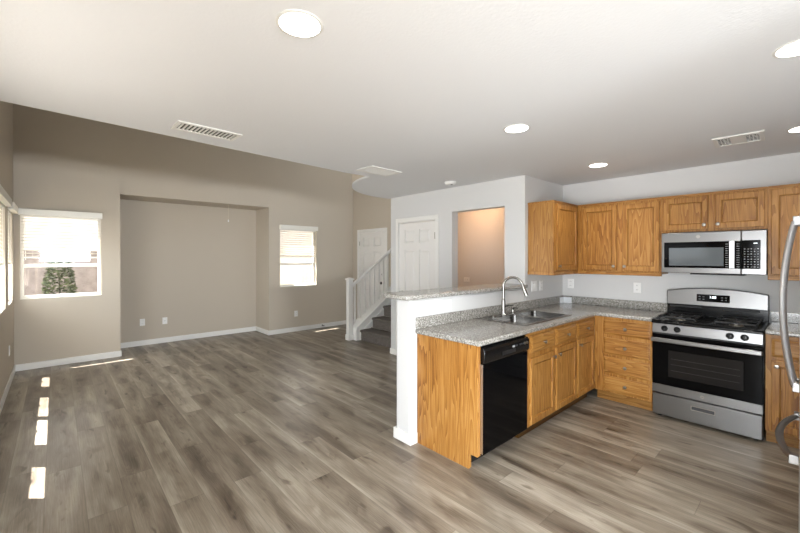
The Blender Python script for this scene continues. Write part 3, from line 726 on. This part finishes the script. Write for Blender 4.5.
# ------------------------------------------------------------------ range
rg = thing('gas_stove', 'stainless steel gas stove with black oven door and back panel clock', 'stove')
RW = 0.760; RY = 4.140
MB().box(0.002, 0.05, 0.02, RW - 0.002, 0.592, 0.872).build('body', 'black', rg, smooth=False)
for x in (0.05, RW - 0.05):
    for y in (0.08, 0.54): MB().cyl((x, y, 0), (x, y, 0.022), 0.018, seg=12).build('foot', 'blackm', rg)
dwr = MB().box(0.006, 0.0, 0.030, RW - 0.006, 0.049, 0.224).build('storage_drawer', 'steel', rg, bevel=0.005)
hd = MB().cells([0.295, 0.302, 0.458, 0.465], [0.138, 0.144, 0.172, 0.178], lambda i, j: not (i == 1 and j == 1), -0.004, -0.0002, 'Y'); hd.build('drawer_pull', 'nickel', dwr, bevel=0.001)
MB().box(0.302, -0.0012, 0.144, 0.458, -0.0002, 0.172).build('pull_recess', 'button', dwr, smooth=False)
od = MB().box(0.004, -0.004, 0.312, RW - 0.004, 0.049, 0.775).build('oven_door', 'glassb', rg, bevel=0.004)
MB().box(0.004, -0.004, 0.234, RW - 0.004, 0.049, 0.3115).build('door_base_strip', 'steel', od, bevel=0.003)
ow = MB().box(0.130, -0.0052, 0.395, 0.642, -0.0042, 0.636).build('oven_window', 'win', od, bevel=0.0003)
rk = MB()
for z in (0.455, 0.51, 0.56): rk.box(0.15, -0.0062, z, 0.62, -0.0053, z + 0.0025)
rk.build('rack_line', 'rack', ow, smooth=False)
hn = MB(); hn.box(0.004, -0.052, 0.708, RW - 0.004, -0.034, 0.748)
hno = hn.build('handle', 'steel', od, bevel=0.007, seg=3)
for x in (0.03, RW - 0.06): MB().box(x, -0.036, 0.714, x + 0.03, -0.004, 0.742).build('handle_bracket', 'steel', hno)
bd = MB()
bd.lathe([(0.014, 0), (0.014, 0.0012), (0.0, 0.0013)], (0.375, -0.0042, 0.272), '-Y', 20)
bdo = bd.build('emblem', 'nickel', od)
MB().tube([(0.375 - 0.008, -0.0060, 0.270), (0.375 - 0.004, -0.0060, 0.277), (0.375, -0.0060, 0.269), (0.375 + 0.004, -0.0060, 0.277), (0.375 + 0.008, -0.0060, 0.270)], 0.0011, 6).build('monogram', 'button', bdo)
kp = MB(); kp.prism([(0.06, 0.790), (-0.006, 0.790), (0.004, 0.873), (0.06, 0.873)], 0.004, RW - 0.004, 'X')
kpo = kp.build('knob_panel', 'steel', rg, bevel=0.003)
MB().box(0.004, 0.0, 0.777, RW - 0.004, 0.049, 0.789).build('vent_gap', 'blackm', rg, smooth=False)
for x in (0.100, 0.196, 0.556, 0.648):
    k = MB(); k.lathe([(0.026, 0), (0.026, 0.006), (0.021, 0.010), (0.020, 0.028), (0.017, 0.032), (0.0, 0.033)], (x, 0.0, 0.832), '-Y', 24)
    k.box(x - 0.006, -0.040, 0.812, x + 0.006, -0.028, 0.852)
    k.build('burner_knob', 'black', kpo, bevel=0.001)
    MB().lathe([(0.030, 0), (0.030, 0.004), (0.0, 0.0045)], (x, 0.0015, 0.832), '-Y', 24).build('knob_ring', 'steel', kpo)
ck = MB(); ck.prism([(-0.012, 0.875), (0.592, 0.875), (0.592, 0.900), (0.0, 0.900), (-0.012, 0.893)][::-1], 0.0, RW, 'X')
cko = ck.build('cooktop', 'black', rg, bevel=0.004)
cw = MB().cells([0.0, 0.02, RW - 0.02, RW], [-0.008, 0.03, 0.50, 0.52], lambda i, j: not (i == 1 and j == 1), 0.900, 0.910, 'Z'); cw.build('cooktop_lip', 'black', cko, bevel=0.004)
for gx in (0.04, 0.44):
    g = MB(); a, b = gx, gx + 0.28; c, d = 0.055, 0.475; zt = 0.938; th = 0.011
    for x in (a, b - th): g.box(x, c, zt - 0.012, x + th, d, zt)
    for y in (c, (c + d) / 2 - th / 2, d - th): g.box(a, y, zt - 0.012, b, y + th, zt)
    for (cx, cy) in (((a + b) / 2, c + 0.105), ((a + b) / 2, d - 0.105)):
        for k in range(4):
            t = R(45 + 90 * k); g.tube([(cx + math.cos(t) * 0.035, cy + math.sin(t) * 0.035, zt - 0.004), (cx + math.cos(t) * 0.125, cy + math.sin(t) * 0.10, zt - 0.006)], 0.006, 8)
    for x in (a + 0.006, b - 0.006):
        for y in (c + 0.006, d - 0.006): g.cyl((x, y, 0.9), (x, y, zt - 0.01), 0.007, seg=8)
    g.build('burner_grate', 'iron', rg, bevel=0.002)
    for cy in (c + 0.105, d - 0.105):
        bn = MB(); bn.lathe([(0.05, 0.900), (0.048, 0.906), (0.03, 0.908), (0.03, 0.916), (0.0, 0.9165)], ((a + b) / 2, cy, 0), 'Z', 24); bno = bn.build('burner', 'nickel', rg)
        MB().lathe([(0.036, 0.9167), (0.036, 0.924), (0.030, 0.927), (0.0, 0.927)], ((a + b) / 2, cy, 0), 'Z', 24).build('burner_cap', 'iron', bno)
# back panel: black riser, curved steel face with a clock
MB().box(0.004, 0.53, 0.9105, RW - 0.004, 0.590, 1.02).build('riser', 'black', rg, bevel=0.004)
N = 20; top = [(0.004 + (RW - 0.008) * i / N, 1.148 + 0.036 * (1 - (2 * i / N - 1) ** 2)) for i in range(N + 1)]
poly = [(0.004, 1.012), (RW - 0.004, 1.012)] + top[::-1]
m = MB(); n_ = len(poly); fr = [(x, 0.505 - 0.0 + (1.012 - z) * -0.10, z) for x, z in poly]; bk = [(x, 0.590, z) for x, z in poly]
m.rings([bk, fr]); bp = m.build('back_panel', 'steel', rg, bevel=0.006, seg=3)
MB().box(0.0, 0.535, 1.0, 0.0038, 0.588, 1.14).build('panel_end', 'black', bp, smooth=False)
MB().box(RW - 0.0038, 0.535, 1.0, RW, 0.588, 1.14).build('panel_end', 'black', bp, smooth=False)
yd = 0.505 + 0.075 * 0.10
dsp = MB(); dsp.rings([rect(0.248, 0.496, 1.055, 1.125, 0.53), [(0.248, yd - 0.006, 1.055), (0.496, yd - 0.006, 1.055), (0.496, yd + 0.001, 1.125), (0.248, yd + 0.001, 1.125)]])
dso = dsp.build('display', 'glassb', bp, bevel=0.002)
text('1:00', 'clock_digits', 'digit', dso, 0.372, yd - 0.0045, 1.100, 0.030)
for x in (0.272, 0.302, 0.44, 0.468):
    for z in (1.078, 1.102): MB().box(x - 0.007, yd - 0.0062, z - 0.002, x + 0.007, yd - 0.0022, z + 0.002).build('key_mark', 'mark', dso, smooth=False)
for x in (0.03, 0.44): MB().box(x, 0.522, 0.985, x + 0.26, 0.5295, 1.005).build('oven_vent', 'blackm', rg, bevel=0.002)
put(rg, -1.0345, RY, 0, 0)

# ------------------------------------------------------------------ microwave
mw = thing('microwave_oven', 'stainless steel over-the-range microwave with black window and keypad', 'microwave')
MY = 4.385; z0, z1 = 1.332, 1.716; MWW = 0.742
MB().box(0.002, 0.03, z0 + 0.004, MWW - 0.002, 0.349, z1 - 0.002).build('body', 'blackm', mw, smooth=False)
XD = 0.582
md = MB().box(0, 0, z0 + 0.006, XD - 0.001, 0.0295, z1).build('door', 'steel', mw, bevel=0.004)
MB().box(0.022, -0.0025, 1.386, XD - 0.002, -0.0003, 1.628).build('door_glass', 'glassb', md, bevel=0.001)
MB().box(0.062, -0.0036, 1.406, 0.466, -0.0027, 1.574).build('window', 'mwin', md, bevel=0.0004)
v = MB()
for i in range(11): v.box(0.478, -0.0036, 1.40 + i * 0.02, 0.500, -0.0027, 1.404 + i * 0.02); v.box(0.552, -0.0036, 1.40 + i * 0.02, 0.572, -0.0027, 1.404 + i * 0.02)
v.build('printed_lines', 'mark', md, smooth=False)
hm = MB(); hm.prism([(-0.045, 1.388), (-0.034, 1.388), (-0.034, 1.63), (-0.045, 1.63)][::-1], 0.506, 0.545, 'X')
hmo = hm.build('handle', 'steelv', md, bevel=0.005, seg=3)
for z in (1.396, 1.600): MB().box(0.512, -0.035, z, 0.539, -0.002, z + 0.024).build('handle_post', 'steelv', hmo)
mp = MB().box(XD + 0.001, 0, z0 + 0.006, MWW, 0.0295, z1).build('control_panel', 'steel', mw, bevel=0.004)
kpd = MB().box(XD + 0.004, -0.0025, 1.386, MWW - 0.038, -0.0003, 1.632).build('keypad', 'glassb', mp, bevel=0.001)
MB().box(MWW - 0.080, -0.0032, 1.602, MWW - 0.058, -0.0026, 1.607).build('clock_display', 'digit', kpd, smooth=False)
for i in range(5):
    for j in range(8):
        x = XD + 0.018 + i * 0.021; z = 1.40 + j * 0.022
        MB().box(x, -0.0032, z, x + 0.009 + 0.004 * ((i * j) % 2), -0.0026, z + 0.004 + 0.003 * ((i + j) % 2)).build('key', 'mark', kpd, smooth=False)
em = MB(); em.lathe([(0.016, 0), (0.016, 0.0014), (0.0, 0.0015)], (0.284, -0.0002, 1.676), '-Y', 22); emo = em.build('emblem', 'nickel', md)
MB().tube([(0.284 - 0.009, -0.0022, 1.674), (0.284 - 0.004, -0.0022, 1.682), (0.284, -0.0022, 1.672), (0.284 + 0.004, -0.0022, 1.682), (0.284 + 0.009, -0.0022, 1.674)], 0.0011, 6).build('monogram', 'mark', emo)
MB().box(0.22, 0.03, z0 - 0.008, 0.60, 0.20, z0 + 0.003).build('grease_filter', 'blackm', mw, bevel=0.002)
put(mw, -1.0165, MY, 0, 0)

# ------------------------------------------------------------------ refrigerator (front faces the peninsula)
fr_ = thing('refrigerator', 'stainless steel french door refrigerator with bowed bar handles at right edge', 'refrigerator')
FW = 0.905; FX = -0.044
MB().box(0.003, 0.065, 0.02, FW - 0.003, 0.745, 1.76).build('body', 'button', fr_, smooth=False)
for (a, b, hx) in ((0.0, FW / 2 - 0.003, FW / 2 - 0.045), (FW / 2 + 0.003, FW, FW / 2 + 0.045)):
    d = MB().box(a, 0, 0.735, b, 0.062, 1.755).build('door', 'steelv', fr_, bevel=0.010, seg=3)
    N = 16; path = []
    for i in range(N + 1):
        t = i / N; path.append((hx, -0.024 - 0.042 * math.sin(math.pi * t) ** 0.8, 0.86 + 0.80 * t))
    ho = MB().tube(path, 0.0145, 12, (0.85, 1.15)).build('handle', 'steelv', d)
    for z in (0.838, 1.640): MB().box(hx - 0.016, -0.032, z, hx + 0.016, -0.0005, z + 0.045).build('handle_bracket', 'steel', ho, bevel=0.003)
d = MB().box(0, 0, 0.10, FW, 0.062, 0.728).build('freezer_drawer', 'steelv', fr_, bevel=0.010, seg=3)
path = []
for i in range(17):
    t = i / 16; path.append((0.13 + (FW - 0.26) * t, -0.022 - 0.054 * math.sin(math.pi * t) ** 0.8, 0.615))
ho = MB().tube(path, 0.0135, 12, (1.1, 0.8)).build('handle', 'steel', d)
for x in (0.115, FW - 0.145): MB().box(x, -0.034, 0.595, x + 0.035, -0.0005, 0.635).build('handle_bracket', 'steel', ho, bevel=0.003)
MB().box(0.02, 0.03, 0.0, FW - 0.02, 0.70, 0.09).build('kick_grille', 'blackm', fr_, smooth=False)
for x in (0.06, FW - 0.1): MB().box(x, 0.01, 1.757, x + 0.05, 0.12, 1.785).build('hinge_cover', 'button', fr_, bevel=0.004)
put(fr_, FX, 2.235 + FW, 0, -90)

# ------------------------------------------------------------------ plates on the walls
def plate(label, kind, w=0.072, h=0.115, gang=1):
    nm = {'outlet': 'wall_outlet', 'switch': 'light_switch', 'blank': 'cable_plate', 'cable': 'cable_plate'}[kind]
    r = thing(nm, label, {'outlet': 'outlet', 'switch': 'switch', 'blank': 'wall plate', 'cable': 'wall plate'}[kind])
    MB().rings([rect(-w / 2, w / 2, -h / 2, h / 2, 0), rect(-w / 2, w / 2, -h / 2, h / 2, -0.003), rect(-w / 2 + .004, w / 2 - .004, -h / 2 + .004, h / 2 - .004, -0.006)]).build('plate', 'plate', r, smooth=False)
    for g in range(gang):
        cx = (g - (gang - 1) / 2) * 0.046
        k = kind if kind != 'mixed' else 'switch'
        if k == 'outlet':
            for z in (-0.024, 0.024):
                s = MB().box(cx - 0.016, -0.0085, z - 0.014, cx + 0.016, -0.0061, z + 0.014).build('socket', 'plate', r, bevel=0.001)
                for dx_ in (-0.006, 0.006): MB().box(cx + dx_ - 0.0012, -0.0091, z - 0.004, cx + dx_ + 0.0012, -0.0086, z + 0.006).build('slot', 'slot', s, smooth=False)
        elif k == 'switch':
            MB().prism([(-0.0061, -0.034), (-0.0061, 0.034), (-0.011, 0.030), (-0.007, -0.030)], cx - 0.016, cx + 0.016, 'X').build('rocker', 'plate', r, smooth=False)
        elif k == 'cable':
            MB().lathe([(0.006, 0), (0.005, 0.008), (0.0, 0.0085)], (cx, -0.0061, 0), '-Y', 12).build('jack', 'nickel', r)
    return r
put(plate('white outlet low on the niche wall, left of two', 'outlet'), XN, 1.072, 0.390, 90)
put(plate('white cable plate low on the niche wall, right of two', 'cable', 0.075, 0.115), XN, 1.398, 0.380, 90)
put(plate('white outlet on the wall below the small window', 'outlet'), XF, 3.551, 0.355, 90)
put(plate('white outlet low on the left wall near the corner', 'outlet'), -6.30, YL, 0.40, 180)
o = plate('wide white outlet plate on the half wall above the worktop', 'outlet', 0.118, 0.088, 2); put(o, XS, 2.507, 1.072, 90)
put(plate('white double switch plate under the wall cabinet by the sink', 'switch', 0.118, 0.118, 2), XS, 4.015, 1.158, 90)
put(plate('narrow white outlet right of the double switch, near the corner', 'outlet'), XS, 4.178, 1.156, 90)
put(plate('white outlet on the back wall near the corner, above the white reflection sheet', 'outlet', 0.075, 0.115), -2.05, YB, 1.158, 0)
put(plate('white outlet on the back wall between corner and stove', 'outlet', 0.075, 0.115), -1.322, YB, 1.150, 0)
o = plate('white outlet laid sideways on the warm wall inside the passage', 'outlet', 0.072, 0.115); put(o, -3.62 + 0.0, YE + 0.02, 1.05, 0)
o.location = (-3.83, YE + 0.02, 1.12); o.rotation_euler = (0, R(90), 0)

# ------------------------------------------------------------------ ceiling fittings
def can_light(label, x, y, power):
    r = thing('recessed_light', label, 'ceiling light', 'round recessed lights in the kitchen ceiling')
    MB().lathe([(0.072, 0.0), (0.090, 0.0), (0.090, 0.002), (0.084, 0.004), (0.076, 0.004), (0.072, 0.0)][::-1], (0, 0, 0), '-Z', 32).build('trim_ring', 'vent', r)
    MB().lathe([(0.0, 0.0), (0.078, 0.0), (0.077, 0.0045), (0.0, 0.0060)], (0, 0, 0), '-Z', 32).build('lens', 'lamp', r)
    put(r, x, y, ZC - 0.0005)
    l = bpy.data.lights.new('can_lamp', 'SPOT'); l.energy = power; l.spot_size = R(140); l.spot_blend = 0.8; l.color = (1, 0.96, 0.90); l.shadow_soft_size = 0.07
    lo = bpy.data.objects.new('can_lamp', l); COL.objects.link(lo); lo.location = (x, y, ZC - 0.03)
    return r
CANP = 18
can_light('round recessed light in the ceiling nearest the camera, top centre', -1.345, 0.70, CANP)
can_light('round recessed light above the peninsula sink end', -1.410, 2.385, CANP * 0.6)
can_light('round recessed light near the corner wall cabinets', -1.435, 3.925, CANP * 1.1)
can_light('round recessed light cut by the top right edge of the photo', -0.045, 2.36, CANP)
can_light('round recessed light at the right edge near the slotted kitchen vent', -0.055, 3.865, CANP)
def vent(label, w, d, kind):
    """ceiling register lying in local x (w) and y (d), face down"""
    r = thing('ceiling_vent', label, 'air vent', 'white air vents in the kitchen ceiling')
    f = 0.028
    us = [-w / 2, -w / 2 + f, w / 2 - f, w / 2]; vs = [-d / 2, -d / 2 + f, d / 2 - f, d / 2]
    MB().cells(us, vs, lambda i, j: not (i == 1 and j == 1), -0.009, 0, 'Z').build('frame', 'vent', r, bevel=0.003)
    MB().box(-w / 2 + f, -d / 2 + f, -0.0012, w / 2 - f, d / 2 - f, -0.0002).build('backing', 'ventin' if kind != 'flat' else 'vent', r, smooth=False)
    s = MB()
    if kind == 'grille':
        n_ = 14; L_ = w - 2 * f
        for i in range(n_):
            x = -w / 2 + f + L_ * (i + 0.5) / n_
            s.box(x - 0.0055, -d / 2 + f, -0.006, x + 0.0055, d / 2 - f, -0.0014)
    elif kind == 'slots':
        for x0_, x1_ in ((-w / 2 + f, -0.045), (0.045, w / 2 - f)):
            y = -d / 2 + f + 0.03
            while y < d / 2 - f: s.box(x0_, y, -0.004, x1_, y + 0.006, -0.0014); y += 0.045
            x = x0_ + 0.018
            while x < x1_ - 0.01: s.box(x - 0.002, -d / 2 + f, -0.0045, x + 0.002, d / 2 - f, -0.0014); x += 0.02
        s.box(-0.045, -d / 2 + f, -0.006, 0.045, d / 2 - f, -0.0015)
    else:
        y = -d / 2 + f + 0.003
        while y < d / 2 - f - 0.008: s.prism([(y, -0.002), (y + 0.012, -0.008), (y + 0.014, -0.007), (y + 0.003, -0.0014)], -w / 2 + f, w / 2 - f, 'X'); y += 0.0125
    s.build('louvers', 'vent', r, smooth=False)
    return r
put(vent('white slatted ceiling vent near the ceiling edge on the left', 0.42, 0.205, 'grille'), -2.928, 0.803, ZC - 0.0003, 92)
put(vent('white flat ceiling vent beside the rounded landing edge', 0.42, 0.26, 'flat'), -3.07, 2.50, ZC - 0.0003, 92)
put(vent('white slotted kitchen ceiling vent above the stove', 0.29, 0.30, 'slots'), -0.40, 3.855, ZC - 0.0003, 3)
sm = thing('smoke_detector', 'small round white smoke detector on the ceiling before the hall wall', 'smoke detector')
MB().lathe([(0.068, 0), (0.068, 0.012), (0.062, 0.026), (0.045, 0.034), (0.0, 0.036)], (0, 0, 0), '-Z', 28).build('housing', 'plate', sm)
MB().lathe([(0.012, 0.0345), (0.012, 0.038), (0.0, 0.0385)], (0.02, 0, 0), '-Z', 14).build('test_button', 'slot', sm)
put(sm, -2.95, 3.50, ZC - 0.0005)
# pull chain hanging at the niche header
pc = thing('pull_chain', 'thin pull chain with a small white bob at the niche top', 'pull chain')
MB().cyl((0, 0, -0.27), (0, 0, 0), 0.0035, seg=6).build('chain', 'brass', pc)
MB().lathe([(0.0, -0.315), (0.010, -0.31), (0.011, -0.28), (0.004, -0.268), (0.0, -0.267)], (0, 0, 0), 'Z', 12).build('bob', 'plate', pc)
put(pc, XF - 0.09, 2.288, ZN - 0.0005)

# ------------------------------------------------------------------ warm lamp in the passage
l = bpy.data.lights.new('passage_lamp', 'POINT'); l.energy = 9.5; l.color = (1.0, 0.52, 0.22); l.shadow_soft_size = 0.08
lo = bpy.data.objects.new('passage_lamp', l); COL.objects.link(lo); lo.location = (-3.45, 4.45, 2.28)
